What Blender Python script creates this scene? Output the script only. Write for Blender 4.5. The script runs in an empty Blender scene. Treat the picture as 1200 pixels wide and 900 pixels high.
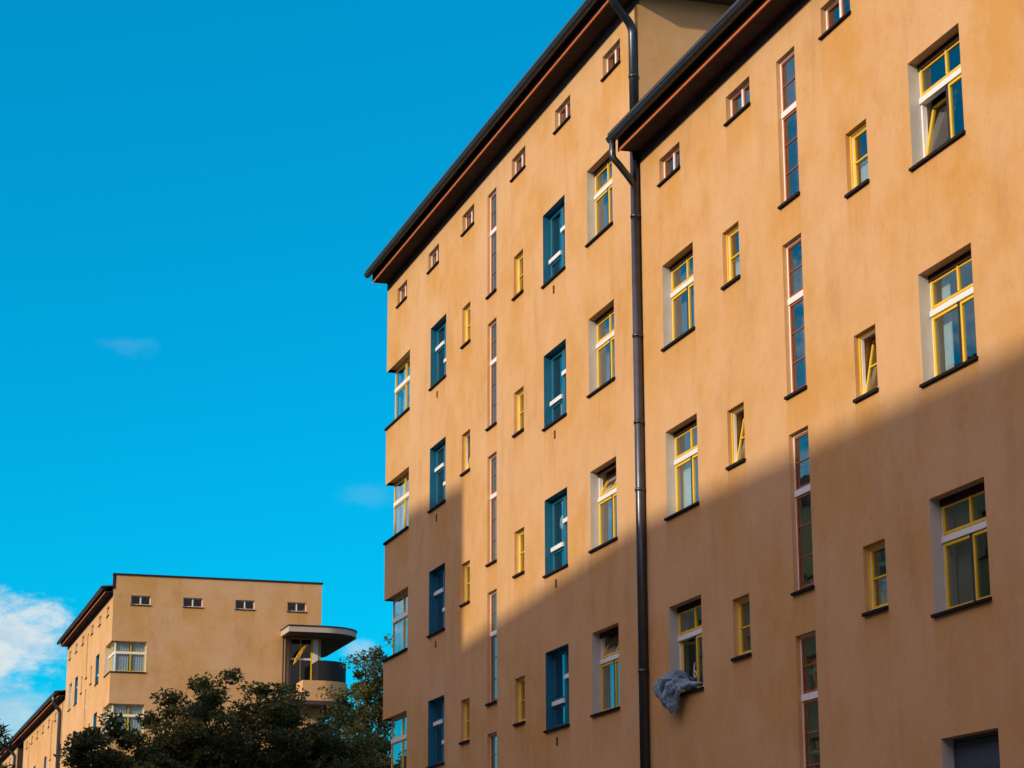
import bpy, bmesh, math, random
import numpy as np
from mathutils import Vector, Matrix

R = math.radians
H = 1.7                      # eye height; all Z below are metres above the eye, MB adds H
XF = 14.5                    # plane of the long street front
sc = bpy.context.scene
COL = sc.collection
random.seed(7)

# ------------------------------------------------------------------ materials
def new_mat(name):
    m = bpy.data.materials.new(name); m.use_nodes = True
    nt = m.node_tree
    return m, nt, nt.nodes['Principled BSDF']

def simple(name, col, rough=0.6, metal=0.0, var=0.12, scale=6.0, bump=0.0, bscale=80.0, spec=0.4):
    m, nt, b = new_mat(name)
    b.inputs['Roughness'].default_value = rough
    b.inputs['Metallic'].default_value = metal
    b.inputs['Specular IOR Level'].default_value = spec
    tc = nt.nodes.new('ShaderNodeTexCoord')
    n = nt.nodes.new('ShaderNodeTexNoise'); n.inputs['Scale'].default_value = scale
    n.inputs['Detail'].default_value = 6
    nt.links.new(tc.outputs['Object'], n.inputs['Vector'])
    mx = nt.nodes.new('ShaderNodeMix'); mx.data_type = 'RGBA'
    mx.inputs['A'].default_value = (*[c*(1-var) for c in col], 1)
    mx.inputs['B'].default_value = (*[min(1, c*(1+var)) for c in col], 1)
    nt.links.new(n.outputs['Fac'], mx.inputs['Factor'])
    nt.links.new(mx.outputs['Result'], b.inputs['Base Color'])
    if bump:
        n2 = nt.nodes.new('ShaderNodeTexNoise'); n2.inputs['Scale'].default_value = bscale
        n2.inputs['Detail'].default_value = 4
        nt.links.new(tc.outputs['Object'], n2.inputs['Vector'])
        bp = nt.nodes.new('ShaderNodeBump'); bp.inputs['Strength'].default_value = bump
        bp.inputs['Distance'].default_value = 0.01
        nt.links.new(n2.outputs['Fac'], bp.inputs['Height'])
        nt.links.new(bp.outputs['Normal'], b.inputs['Normal'])
    return m

def stucco(name, ca, cb, cdirt):
    m, nt, b = new_mat(name)
    L = nt.links.new
    b.inputs['Roughness'].default_value = 0.9
    b.inputs['Specular IOR Level'].default_value = 0.15
    geo = nt.nodes.new('ShaderNodeNewGeometry')
    def noise(scale, detail, vec=None, rough=0.55):
        n = nt.nodes.new('ShaderNodeTexNoise'); n.inputs['Scale'].default_value = scale
        n.inputs['Detail'].default_value = detail; n.inputs['Roughness'].default_value = rough
        L(vec if vec else geo.outputs['Position'], n.inputs['Vector']); return n.outputs['Fac']
    def remap(v, a, c, lo=0., hi=1.):
        n = nt.nodes.new('ShaderNodeMapRange'); n.interpolation_type = 'SMOOTHSTEP'
        n.inputs['From Min'].default_value = a; n.inputs['From Max'].default_value = c
        n.inputs['To Min'].default_value = lo; n.inputs['To Max'].default_value = hi
        L(v, n.inputs['Value']); return n.outputs['Result']
    def mix(f, a, c, blend='MIX'):
        n = nt.nodes.new('ShaderNodeMix'); n.data_type = 'RGBA'; n.blend_type = blend
        if isinstance(f, float): n.inputs['Factor'].default_value = f
        else: L(f, n.inputs['Factor'])
        for k, v in (('A', a), ('B', c)):
            if isinstance(v, tuple): n.inputs[k].default_value = (*v, 1)
            else: L(v, n.inputs[k])
        return n.outputs['Result']
    mp = nt.nodes.new('ShaderNodeMapping'); mp.inputs['Scale'].default_value = (1, 1, 0.30)
    L(geo.outputs['Position'], mp.inputs['Vector'])
    big = remap(noise(0.30, 6, rough=0.62), 0.36, 0.64)
    c = mix(big, ca, cb)
    mid = remap(noise(0.9, 7, rough=0.68), 0.36, 0.66, 0.0, 0.55)      # trowelled patches
    c = mix(mid, c, (cb[0]*1.07, cb[1]*1.10, cb[2]*1.22))
    streak = remap(noise(1.7, 6, mp.outputs['Vector'], 0.62), 0.50, 0.80, 0.0, 0.36)   # rain streaks
    c = mix(streak, c, cdirt)
    fine = remap(noise(9.0, 5, rough=0.7), 0.54, 0.78, 0.0, 0.38)
    c = mix(fine, c, cdirt)
    at = nt.nodes.new('ShaderNodeAttribute'); at.attribute_name = 'stain'
    def mul(a_, b_):
        n = nt.nodes.new('ShaderNodeMath'); n.operation = 'MULTIPLY'
        for i, v in enumerate((a_, b_)):
            if isinstance(v, float): n.inputs[i].default_value = v
            else: L(v, n.inputs[i])
        return n.outputs[0]
    c = mix(mul(at.outputs['Fac'], 0.55), c, (ca[0]*0.98, ca[1]*0.90, ca[2]*0.62))       # washed, more golden plaster below the sills
    mp2 = nt.nodes.new('ShaderNodeMapping'); mp2.inputs['Scale'].default_value = (1, 1, 0.06); L(geo.outputs['Position'], mp2.inputs['Vector'])
    runs = remap(noise(7.0, 3, mp2.outputs['Vector'], 0.6), 0.57, 0.76, 0.0, 0.38)
    c = mix(mul(at.outputs['Fac'], runs), c, (cdirt[0]*0.55, cdirt[1]*0.55, cdirt[2]*0.6))
    patch = remap(noise(0.55, 3, rough=0.4), 0.60, 0.63, 0.0, 0.16)                        # old patch repairs
    c = mix(patch, c, (cb[0]*1.1, cb[1]*1.14, cb[2]*1.3))
    L(c, b.inputs['Base Color'])
    bp = nt.nodes.new('ShaderNodeBump'); bp.inputs['Strength'].default_value = 0.45
    bp.inputs['Distance'].default_value = 0.02
    ad = nt.nodes.new('ShaderNodeMath'); ad.operation = 'MULTIPLY_ADD'; ad.inputs[1].default_value = 0.35
    L(noise(34, 5), ad.inputs[0]); L(noise(3.0, 4), ad.inputs[2])
    L(ad.outputs[0], bp.inputs['Height']); L(bp.outputs['Normal'], b.inputs['Normal'])
    return m

def glass(name, tint):
    m, nt, b = new_mat(name)
    nt.nodes.remove(b)
    L = nt.links.new
    out = nt.nodes['Material Output']
    fr = nt.nodes.new('ShaderNodeFresnel'); fr.inputs['IOR'].default_value = 1.52
    gl = nt.nodes.new('ShaderNodeBsdfGlossy'); gl.inputs['Roughness'].default_value = 0.012
    gl.inputs['Color'].default_value = (1, 1, 1, 1)
    tr = nt.nodes.new('ShaderNodeBsdfTransparent'); tr.inputs['Color'].default_value = (*tint, 1)
    mx = nt.nodes.new('ShaderNodeMixShader')
    tc = nt.nodes.new('ShaderNodeNewGeometry')
    n = nt.nodes.new('ShaderNodeTexNoise'); n.inputs['Scale'].default_value = 1.1; n.inputs['Detail'].default_value = 2
    L(tc.outputs['Position'], n.inputs['Vector'])
    bp = nt.nodes.new('ShaderNodeBump'); bp.inputs['Strength'].default_value = 0.06; bp.inputs['Distance'].default_value = 0.03
    L(n.outputs['Fac'], bp.inputs['Height']); L(bp.outputs['Normal'], gl.inputs['Normal'])
    db = nt.nodes.new('ShaderNodeMath'); db.operation = 'MULTIPLY'; db.use_clamp = True; db.inputs[1].default_value = 2.0   # two panes
    L(fr.outputs[0], db.inputs[0])
    iv = nt.nodes.new('ShaderNodeMath'); iv.operation = 'SUBTRACT'; iv.inputs[0].default_value = 1.0; L(tc.outputs['Backfacing'], iv.inputs[1])
    ff = nt.nodes.new('ShaderNodeMath'); ff.operation = 'MULTIPLY'; L(db.outputs[0], ff.inputs[0]); L(iv.outputs[0], ff.inputs[1])
    L(ff.outputs[0], mx.inputs[0]); L(tr.outputs[0], mx.inputs[1]); L(gl.outputs[0], mx.inputs[2])
    L(mx.outputs[0], out.inputs['Surface'])
    return m

M = {}
M['stucco'] = stucco('orange_stucco', (0.555, 0.295, 0.088), (0.600, 0.355, 0.168), (0.355, 0.185, 0.085))
M['jamb'] = simple('white_plaster_jamb', (0.52, 0.49, 0.43), 0.85, var=0.15, scale=4)
M['yellow'] = simple('yellow_paint', (0.80, 0.49, 0.015), 0.45, var=0.08)
M['blue'] = simple('blue_paint', (0.004, 0.13, 0.225), 0.5, var=0.15)
M['white'] = simple('white_paint', (0.80, 0.79, 0.76), 0.4, var=0.06)
M['red'] = simple('orange_red_paint', (0.36, 0.085, 0.02), 0.45, var=0.1)
M['sill'] = simple('dark_sill_metal', (0.028, 0.022, 0.026), 0.35, var=0.3, spec=0.0)
M['mullion'] = simple('dark_mullion', (0.025, 0.018, 0.018), 0.5)
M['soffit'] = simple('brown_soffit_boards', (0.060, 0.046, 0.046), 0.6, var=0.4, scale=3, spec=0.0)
M['fascia'] = simple('dark_fascia', (0.035, 0.025, 0.03), 0.5, var=0.3, spec=0.0)
M['trim'] = simple('orange_eave_trim', (0.80, 0.20, 0.035), 0.5, var=0.1)
M['zinc'] = simple('weathered_zinc', (0.075, 0.078, 0.088), 0.33, metal=0.8, var=0.35, scale=5, bump=0.15, bscale=25)
M['gutter'] = simple('dark_gutter_metal', (0.040, 0.038, 0.042), 0.38, metal=0.45, var=0.35, scale=4, bump=0.1, bscale=20)
M['roof'] = simple('dark_roofing', (0.045, 0.04, 0.04), 0.8, var=0.3, bump=0.3)
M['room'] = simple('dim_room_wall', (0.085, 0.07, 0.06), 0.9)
M['curtain'] = simple('white_curtain', (0.74, 0.75, 0.74), 0.9, var=0.08)
M['brown_curtain'] = simple('brown_curtain', (0.30, 0.22, 0.19), 0.9, var=0.15)
M['glass'] = glass('window_glass', (0.78, 0.84, 0.84))
M['concrete'] = simple('pale_concrete', (0.46, 0.37, 0.29), 0.85, var=0.15, scale=2, bump=0.2)
M['vent'] = simple('vent_metal', (0.05, 0.03, 0.025), 0.5)
M['blanket'] = simple('grey_blue_cloth', (0.19, 0.28, 0.34), 0.95, var=0.4, scale=9, bump=0.4, bscale=60)
M['towel'] = simple('yellow_cloth', (0.85, 0.42, 0.02), 0.9, var=0.1)
M['head_shade'] = simple('head_shade_brown', (0.055, 0.032, 0.026), 0.7, spec=0.0)
M['slate'] = simple('slate_blue_shutter', (0.045, 0.065, 0.10), 0.6)
M['lantern'] = simple('pale_paper', (0.70, 0.76, 0.74), 0.8, var=0.05)
M['cord'] = simple('white_cord', (0.8, 0.8, 0.8), 0.6)
M['bark'] = simple('dark_bark', (0.055, 0.042, 0.032), 0.9, var=0.4, scale=8, bump=0.8, bscale=20)
M['asphalt'] = simple('asphalt', (0.05, 0.05, 0.052), 0.85, var=0.25, scale=3, bump=0.4, bscale=120)
M['paving'] = simple('concrete_paving', (0.17, 0.165, 0.155), 0.85, var=0.2, scale=2, bump=0.3)
M['kerb'] = simple('granite_kerb', (0.30, 0.29, 0.28), 0.8, var=0.2)
M['earth'] = simple('grassy_earth', (0.07, 0.075, 0.035), 0.95, var=0.4, scale=1.5, bump=0.6, bscale=10)
M['paint'] = simple('road_paint', (0.7, 0.7, 0.68), 0.7)
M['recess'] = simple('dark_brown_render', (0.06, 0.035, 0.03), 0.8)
M['screen'] = simple('dark_balcony_screen', (0.014, 0.013, 0.014), 0.85, var=0.2)
def leafmat(name, col):
    m = simple(name, col, 0.6, var=0.45, scale=0.9, spec=0.2)
    nt = m.node_tree; b = nt.nodes['Principled BSDF']
    t = nt.nodes.new('ShaderNodeBsdfTranslucent'); t.inputs['Color'].default_value = (col[0]*1.5, col[1]*1.9, col[2]*1.2, 1)
    mx = nt.nodes.new('ShaderNodeMixShader'); mx.inputs[0].default_value = 0.30
    nt.links.new(b.outputs[0], mx.inputs[1]); nt.links.new(t.outputs[0], mx.inputs[2]); nt.links.new(mx.outputs[0], nt.nodes['Material Output'].inputs['Surface'])
    return m
LEAF = [leafmat('leaf_dark', (0.042, 0.044, 0.014)), leafmat('leaf_mid', (0.078, 0.070, 0.020)), leafmat('leaf_olive', (0.15, 0.120, 0.030))]

# ------------------------------------------------------------------ mesh builder
class MB:
    def __init__(self, xf=None, lift=True):
        self.v = []; self.f = []; self.mi = []; self.xf = xf; self.lift = lift; self.st = {}
    def P(self, p):
        p = Vector(p)
        if self.xf is not None: p = self.xf(p)
        return p
    def quad(self, a, b, c, d, mi=0):
        n = len(self.v); self.v += [self.P(a), self.P(b), self.P(c), self.P(d)]
        self.f.append((n, n+1, n+2, n+3)); self.mi.append(mi)
    def box(self, p0, p1, mi=0):
        x0, y0, z0 = p0; x1, y1, z1 = p1
        n = len(self.v)
        self.v += [self.P(p) for p in ((x0,y0,z0),(x1,y0,z0),(x1,y1,z0),(x0,y1,z0),(x0,y0,z1),(x1,y0,z1),(x1,y1,z1),(x0,y1,z1))]
        for q in ((0,3,2,1),(4,5,6,7),(0,1,5,4),(1,2,6,5),(2,3,7,6),(3,0,4,7)):
            self.f.append(tuple(n+i for i in q)); self.mi.append(mi)
    def extrude(self, prof, axis, a, b, mi=0, caps=True, closed=True):
        """prof: list of 2-tuples; axis 'y': (x,z) profile run along y; 'z': (x,y) run along z"""
        def pt(q, t):
            return (q[0], t, q[1]) if axis == 'y' else (q[0], q[1], t) if axis == 'z' else (t, q[0], q[1])
        n = len(self.v); k = len(prof)
        self.v += [self.P(pt(q, a)) for q in prof] + [self.P(pt(q, b)) for q in prof]
        for i in range(k if closed else k-1):
            j = (i+1) % k
            self.f.append((n+i, n+j, n+k+j, n+k+i)); self.mi.append(mi)
        if caps and closed:
            self.f.append(tuple(n+i for i in range(k))[::-1]); self.mi.append(mi)
            self.f.append(tuple(n+k+i for i in range(k))); self.mi.append(mi)
    def tube(self, pts, rad, seg=10, mi=0, cap=True):
        pts = [self.P(p) for p in pts]
        rads = rad if isinstance(rad, (list, tuple)) else [rad]*len(pts)
        rings = []; up = None
        for i, p in enumerate(pts):
            d = (pts[min(i+1, len(pts)-1)] - pts[max(i-1, 0)]).normalized()
            if up is None:
                up = d.orthogonal().normalized()
            else:
                up = (up - d*up.dot(d)); up = up.normalized() if up.length > 1e-6 else d.orthogonal().normalized()
            s = d.cross(up)
            n = len(self.v)
            for k in range(seg):
                t = 2*math.pi*k/seg
                self.v.append(p + (up*math.cos(t) + s*math.sin(t))*rads[i])
            rings.append(n)
        for a, b in zip(rings, rings[1:]):
            for k in range(seg):
                k2 = (k+1) % seg
                self.f.append((a+k, a+k2, b+k2, b+k)); self.mi.append(mi)
        if cap:
            self.f.append(tuple(rings[0]+k for k in range(seg))[::-1]); self.mi.append(mi)
            self.f.append(tuple(rings[-1]+k for k in range(seg))); self.mi.append(mi)
    def build(self, name, mats, parent=None, smooth=False, bevel=0.0, recalc=True):
        me = bpy.data.meshes.new(name)
        dz = H if self.lift else 0.0
        me.from_pydata([(p.x, p.y, p.z + dz) for p in self.v], [], self.f)
        for m in (mats if isinstance(mats, (list, tuple)) else [mats]): me.materials.append(m)
        me.polygons.foreach_set('material_index', self.mi)
        if self.st:
            at = me.attributes.new('stain', 'FLOAT', 'CORNER'); vals = [0.0]*len(me.loops)
            for p in me.polygons:
                if p.index in self.st:
                    for li, q in zip(p.loop_indices, self.st[p.index]): vals[li] = q
            at.data.foreach_set('value', vals)
        if recalc:
            bm = bmesh.new(); bm.from_mesh(me)
            bmesh.ops.recalc_face_normals(bm, faces=bm.faces); bm.to_mesh(me); bm.free()
        if smooth: me.polygons.foreach_set('use_smooth', [True]*len(me.polygons))
        me.update()
        o = bpy.data.objects.new(name, me); COL.objects.link(o)
        if parent is not None: o.parent = parent
        if bevel:
            md = o.modifiers.new('edge', 'BEVEL'); md.width = bevel; md.segments = 1; md.limit_method = 'ANGLE'
        return o

def tag(o, label=None, cat=None, group=None, kind=None):
    if label: o['label'] = label
    if cat: o['category'] = cat
    if group: o['group'] = group
    if kind: o['kind'] = kind
    return o
def empty(name, loc, label, cat, group=None):
    o = bpy.data.objects.new(name, None); COL.objects.link(o); o.location = loc; o.empty_display_size = 0.5
    bpy.context.view_layer.update()
    return tag(o, label, cat, group)
def adopt(o, parent):
    """parent o keeping its world placement (parents here are only translated)"""
    o.parent = parent
    o.matrix_parent_inverse = Matrix.Translation(-parent.location)
    return o
def copy_part(src, parent):
    c = src.copy(); COL.objects.link(c); adopt(c, parent)
    for ch in src.children:
        d = ch.copy(); COL.objects.link(d); d.parent = c; d.matrix_parent_inverse = ch.matrix_parent_inverse
    return c

# ------------------------------------------------------------------ window kinds (local: x right, y into the wall, z up)
def fr(mb, u0, u1, v0, v1, t, w0, w1, mi=0, sides='lrtb'):
    """rectangular frame of member width t, mitre free: stiles full height, rails between"""
    a = u0 + (t if 'l' in sides else 0); b = u1 - (t if 'r' in sides else 0)
    if 'l' in sides: mb.box((u0, w0, v0), (u0+t, w1, v1), mi)
    if 'r' in sides: mb.box((u1-t, w0, v0), (u1, w1, v1), mi)
    if 't' in sides: mb.box((a, w0, v1-t), (b, w1, v1), mi)
    if 'b' in sides: mb.box((a, w0, v0), (b, w1, v0+t), mi)
def pane(par, u0, u1, v0, v1, w):
    mb = MB(lift=False); mb.box((u0, w, v0), (u1, w+0.006, v1)); return mb.build('pane', M['glass'], par)
def sillpart(par, W, rev, over=0.035, t=0.05):
    mb = MB(lift=False)
    mb.extrude([(-0.05, -t+0.005), (rev, -t+0.01), (rev, 0.018), (-0.03, 0.004), (-0.05, 0.0)], 'x', -over, W+over)
    return mb.build('sill', M['sill'], par, bevel=0.004)
def tilt(o, v0, w, ang):
    """lean a bottom-hung sash inwards about its lower edge"""
    o.matrix_parent_inverse = Matrix.Translation((0, w, v0)) @ Matrix.Rotation(-R(ang), 4, 'X') @ Matrix.Translation((0, -w, -v0))
def swing(o, u0, w, ang):
    o.matrix_parent_inverse = Matrix.Translation((u0, w, 0)) @ Matrix.Rotation(R(ang), 4, 'Z') @ Matrix.Translation((-u0, -w, 0))
def wavy(par, u0, u1, v0, v1, w, mat, amp=0.02, waves=6):
    mb = MB(lift=False); n = waves*6
    xs = [u0+(u1-u0)*i/n for i in range(n+1)]
    for i in range(n):
        a = w+amp*math.sin(i*math.pi/3); b = w+amp*math.sin((i+1)*math.pi/3)
        mb.quad((xs[i], a, v0), (xs[i+1], b, v0), (xs[i+1], b, v1), (xs[i], a, v1))
        mb.quad((xs[i], a+.004, v0), (xs[i], a+.004, v1), (xs[i+1], b+.004, v1), (xs[i+1], b+.004, v0))
    return mb.build('curtain', mat, par, smooth=True, recalc=False)

def big_window(W, Hh, mode='shut', curtain=None):
    rev = 0.18
    f = MB(lift=False); fr(f, 0, W, 0, Hh, 0.042, rev, rev+0.08)
    mid = 0.54*W
    root = f.build('casement_window', M['white'], None, bevel=0.003)
    h = MB(lift=False); h.box((0.003, rev-0.022, Hh-0.105), (W-0.003, rev-0.002, Hh-0.003)); h.build('head_shade_strip', M['head_shade'], root)  # dark strip standing in for the window head's shadow on the top rail
    tz0, tz1 = 0.615*Hh, 0.615*Hh+0.092
    t = MB(lift=False); t.box((0.006, rev-0.03, tz0), (W-0.006, rev+0.074, tz1)); t.build('transom', M['white'], root, bevel=0.004)
    p = MB(lift=False); p.box((mid-0.062, rev-0.006, 0.045), (mid+0.016, rev+0.07, tz0-0.002)); p.build('mullion', M['mullion'], root)
    lo, hi, wt = 0.045, Hh-0.107, rev-0.014
    g = 0.014
    s = MB(lift=False); fr(s, 0.045, W-0.045, tz1+g, hi, 0.042, wt, wt+0.05, sides='lrb')
    s.box((mid-0.02, wt-0.004, tz1+g+0.042), (mid+0.02, wt+0.048, hi))
    s.box((0.087, wt+0.012, hi-0.03), (W-0.087, wt+0.048, hi-0.001), 0)
    up = s.build('sash', M['yellow'], root, bevel=0.004)
    pu = [pane(root, 0.08, mid-0.018, tz1+g+0.035, hi-0.025, wt+0.022), pane(root, mid+0.018, W-0.08, tz1+g+0.035, hi-0.025, wt+0.022)]
    s = MB(lift=False); fr(s, 0.045, mid-0.064, lo, tz0-g, 0.042, wt, wt+0.05, sides='ltb'); lc = s.build('casement', M['yellow'], root, bevel=0.004)
    s = MB(lift=False); fr(s, mid+0.018, W-0.045, lo, tz0-g, 0.042, wt, wt+0.05); rc = s.build('casement', M['yellow'], root, bevel=0.004)
    pl = pane(root, 0.08, mid-0.064, lo+0.038, tz0-g-0.038, wt+0.022); pane(root, mid+0.055, W-0.08, lo+0.038, tz0-g-0.038, wt+0.022)
    sillpart(root, W, rev)
    if mode == 'top_tilted':
        for o in [up]+pu: tilt(o, tz1+0.004, wt+0.05, 26)
    if mode == 'low_tilted':
        for o in (lc, pl): tilt(o, lo, wt+0.05, 11)
    if mode == 'low_open':
        for o in (lc, pl): swing(o, 0.045, wt+0.05, 62)
    if curtain == 'brown':
        wavy(root, 0.08, 0.46*W, 0.05, Hh-0.11, rev+0.16, M['brown_curtain'], 0.02, 7)
    if curtain == 'side':
        wavy(root, 0.06, 0.20*W, 0.05, Hh-0.11, rev+0.15, M['curtain'], 0.02, 4); wavy(root, 0.70*W, 0.95*W, 0.05, Hh-0.11, rev+0.15, M['curtain'], 0.02, 5)
    if curtain == 'white':
        wavy(root, 0.08, 0.47*W, 0.05, tz0, rev+0.12, M['curtain'], 0.012, 8)
        wavy(root, 0.62*W, 0.90*W, 0.05, tz0, rev+0.12, M['curtain'], 0.012, 5)
    return root

def shutter_window(W, Hh):
    rev = 0.18
    f = MB(lift=False); fr(f, 0, W, 0, Hh, 0.045, rev, rev+0.08)
    root = f.build('shuttered_window', M['slate'], None, bevel=0.003)
    s = MB(lift=False); n = 3; hh = (Hh-0.09)/n
    for k in range(n): s.extrude([(rev+0.02, 0.045+hh*k), (rev+0.008, 0.045+hh*(k+0.25)), (rev+0.008, 0.045+hh*(k+0.8)), (rev+0.022, 0.045+hh*(k+0.98)), (rev+0.03, 0.045+hh*(k+0.98)), (rev+0.03, 0.045+hh*k)], 'x', 0.046, W-0.046)
    s.build('shutter', M['slate'], root); sillpart(root, W, rev)
    return root

def small_window(W, Hh, mode='shut', curtain=False):
    rev = 0.115
    f = MB(lift=False); fr(f, 0, W, 0, Hh, 0.036, rev-0.045, rev+0.03)
    root = f.build('narrow_window', M['yellow'], None, bevel=0.003)
    f = MB(lift=False); fr(f, 0.0365, W-0.0365, 0.0365, Hh-0.0365, 0.016, rev-0.016, rev+0.03); f.build('stop_bead', M['white'], root)
    s = MB(lift=False); wt = rev-0.008
    fr(s, 0.054, W-0.054, 0.054, Hh-0.054, 0.034, wt, wt+0.045)
    s.box((0.085, wt-0.004, Hh*0.5-0.014), (W-0.085, wt+0.038, Hh*0.5+0.014))
    sash = s.build('sash', M['yellow'], root, bevel=0.004)
    pa = [pane(root, 0.08, W-0.08, 0.08, Hh*0.5-0.014, wt+0.018), pane(root, 0.08, W-0.08, Hh*0.5+0.014, Hh-0.08, wt+0.018)]
    if mode == 'tilted':
        for o in [sash]+pa: tilt(o, 0.03, wt+0.045, 11)
    sillpart(root, W, rev, 0.03, 0.055)
    if curtain: wavy(root, 0.06, W-0.06, 0.04, Hh*0.5, rev+0.09, M['curtain'], 0.01, 5)
    return root

def stair_window(W, Hh):
    rev = 0.08
    f = MB(lift=False); fr(f, 0, W, 0, Hh, 0.042, rev-0.008, rev+0.07)
    root = f.build('stair_window', M['white'], None, bevel=0.003)
    z0, z1 = 0.60*Hh, 0.60*Hh+0.105
    t = MB(lift=False); t.box((0.005, rev-0.025, z0), (W-0.005, rev+0.064, z1)); t.build('transom', M['white'], root, bevel=0.004)
    wt = rev-0.006
    for a, b, nb in ((0.045, z0-0.003, 2), (z1+0.003, Hh-0.045, 1)):
        s = MB(lift=False); fr(s, 0.043, W-0.043, a+0.006, b-0.006, 0.032, wt, wt+0.045)
        for k in range(1, nb+1):
            zz = a+(b-a)*k/(nb+1); s.box((0.076, wt+0.002, zz-0.010), (W-0.076, wt+0.036, zz+0.010))
        s.build('sash', M['red'], root, bevel=0.003)
        pane(root, 0.07, W-0.07, a+0.027, b-0.027, wt+0.016)
    sillpart(root, W, rev, 0.03, 0.05)
    return root

def attic_window(W, Hh):
    rev = 0.10
    f = MB(lift=False); fr(f, 0, W, 0, Hh, 0.04, rev-0.012, rev+0.06)
    f.box((W*0.5-0.03, rev-0.014, 0.04), (W*0.5+0.03, rev+0.05, Hh-0.04))
    root = f.build('attic_window', M['white'], None, bevel=0.003)
    for a, b in ((0.04, W*0.5-0.03), (W*0.5+0.03, W-0.04)):
        s = MB(lift=False); fr(s, a+0.003, b-0.003, 0.043, Hh-0.043, 0.026, rev, rev+0.045); s.build('sash', M['red'], root, bevel=0.003)
        pane(root, a+0.025, b-0.025, 0.065, Hh-0.065, rev+0.018)
    sillpart(root, W, rev, 0.03, 0.045)
    return root

def blue_window(W, Hh, flip=False, curtain=False):
    rev = 0.17
    mid = W*0.55
    f = MB(lift=False); fr(f, 0, W, 0, Hh, 0.05, rev, rev+0.08); f.box((mid-0.04, rev-0.01, 0.05), (mid+0.04, rev+0.07, Hh-0.05))
    root = f.build('loggia_window', M['blue'], None, bevel=0.003)
    va, vb = (0.62, 0.30) if flip else (0.31, 0.60)
    for a, b, v in ((0.05, mid-0.04, va), (mid+0.04, W-0.05, vb)):
        zb = v*Hh
        s = MB(lift=False); fr(s, a, b, zb+0.095, Hh-0.05, 0.05, rev-0.005, rev+0.05); s.build('sash', M['blue'], root, bevel=0.003)
        s = MB(lift=False); fr(s, a, b, 0.05, zb-0.002, 0.05, rev-0.005, rev+0.05); s.build('sash', M['blue'], root, bevel=0.003)
        t = MB(lift=False); t.box((a-0.012, rev-0.055, zb), (b+0.012, rev+0.05, zb+0.093)); t.build('transom', M['white'], root, bevel=0.004)
        pane(root, a+0.045, b-0.045, zb+0.14, Hh-0.095, rev+0.02)
        pane(root, a+0.045, b-0.045, 0.095, zb-0.047, rev+0.02)
    sillpart(root, W, rev, 0.035, 0.05)
    if curtain: wavy(root, 0.28*W, 0.40*W, 0.06, Hh-0.1, rev+0.12, M['curtain'], 0.01, 4); wavy(root, 0.72*W, 0.90*W, 0.06, Hh-0.1, rev+0.12, M['curtain'], 0.01, 4)
    return root

class Kind:
    """builds a window kind on first use, copies it afterwards"""
    def __init__(self): self.c = {}
    def put(self, key, maker, parent, org, face):
        if key not in self.c:
            o = maker(); self.c[key] = o; adopt(o, parent)
        else:
            o = copy_part(self.c[key], parent)
        o.location = (org[0], org[1], org[2]+H)
        o.rotation_euler = (0, 0, {'W': -math.pi/2, 'S': 0.0, 'E': math.pi/2, 'N': math.pi}[face])
        return o
KIND = Kind()

# ------------------------------------------------------------------ walls with openings
STUCCO, JAMB, YEL, BLU, DRK = 0, 1, 2, 3, 4
WALLMATS = lambda: [M['stucco'], M['jamb'], M['yellow'], M['blue'], M['recess']]
def wall_face(mb, org, face, W, Ht, holes, reveal=0.36):
    """org: lower left corner as seen from outside. holes: (u0,u1,v0,v1,jambmat,headmat)"""
    d = {'W': (Vector((0,-1,0)), Vector((1,0,0))), 'S': (Vector((1,0,0)), Vector((0,1,0))),
         'E': (Vector((0,1,0)), Vector((-1,0,0))), 'N': (Vector((-1,0,0)), Vector((0,-1,0)))}[face]
    O = Vector(org)
    def T(u, v, w=0.0): return O + d[0]*u + d[1]*w + Vector((0,0,v))
    SL = 1.05
    us = sorted(set([0.0, W] + [round(min(max(h[k]+e,0),W),4) for h in holes for k, e in ((0,0),(1,0),(0,-0.035),(1,0.035))]))
    vs = sorted(set([0.0, Ht] + [round(max(0, h[k]-e),4) for h in holes for k, e in ((2,0),(3,0),(2,SL))]))
    def inside(u, v):
        return any(h[0] < u < h[1] and h[2] < v < h[3] for h in holes)
    def stain(u, va, vb):
        for h in holes:
            if h[0]-0.04 < u < h[1]+0.04 and h[2]-SL-1e-3 <= va and vb <= h[2]+1e-3:
                k = 1.0 if h[1]-h[0] < 1.2 else 0.75
                return (k*(1-(h[2]-va)/SL), k*(1-(h[2]-vb)/SL))
        return None
    for j in range(len(vs)-1):
        i = 0
        while i < len(us)-1:
            mu = lambda k: (us[k]+us[k+1])/2
            mv = (vs[j]+vs[j+1])/2
            if inside(mu(i), mv): i += 1; continue
            sg = stain(mu(i), vs[j], vs[j+1])
            k = i
            while k+1 < len(us)-1 and not inside(mu(k+1), mv) and stain(mu(k+1), vs[j], vs[j+1]) == sg: k += 1
            if sg: mb.st[len(mb.f)] = (sg[0], sg[0], sg[1], sg[1])
            mb.quad(T(us[i],vs[j]), T(us[k+1],vs[j]), T(us[k+1],vs[j+1]), T(us[i],vs[j+1]), STUCCO)
            i = k+1
    for h in holes:
        u0,u1,v0,v1,jm,hm = h[:6]
        a, b = max(u0,0), min(u1,W)
        if u0 >= 0: mb.quad(T(u0,v0), T(u0,v1), T(u0,v1,reveal), T(u0,v0,reveal), jm)
        if u1 <= W: mb.quad(T(u1,v0), T(u1,v0,reveal), T(u1,v1,reveal), T(u1,v1), jm)
        mb.quad(T(a,v1), T(b,v1), T(b,v1,reveal), T(a,v1,reveal), hm)
        mb.quad(T(a,v0), T(a,v0,reveal), T(b,v0,reveal), T(b,v0), jm if jm != YEL else STUCCO)

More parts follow.
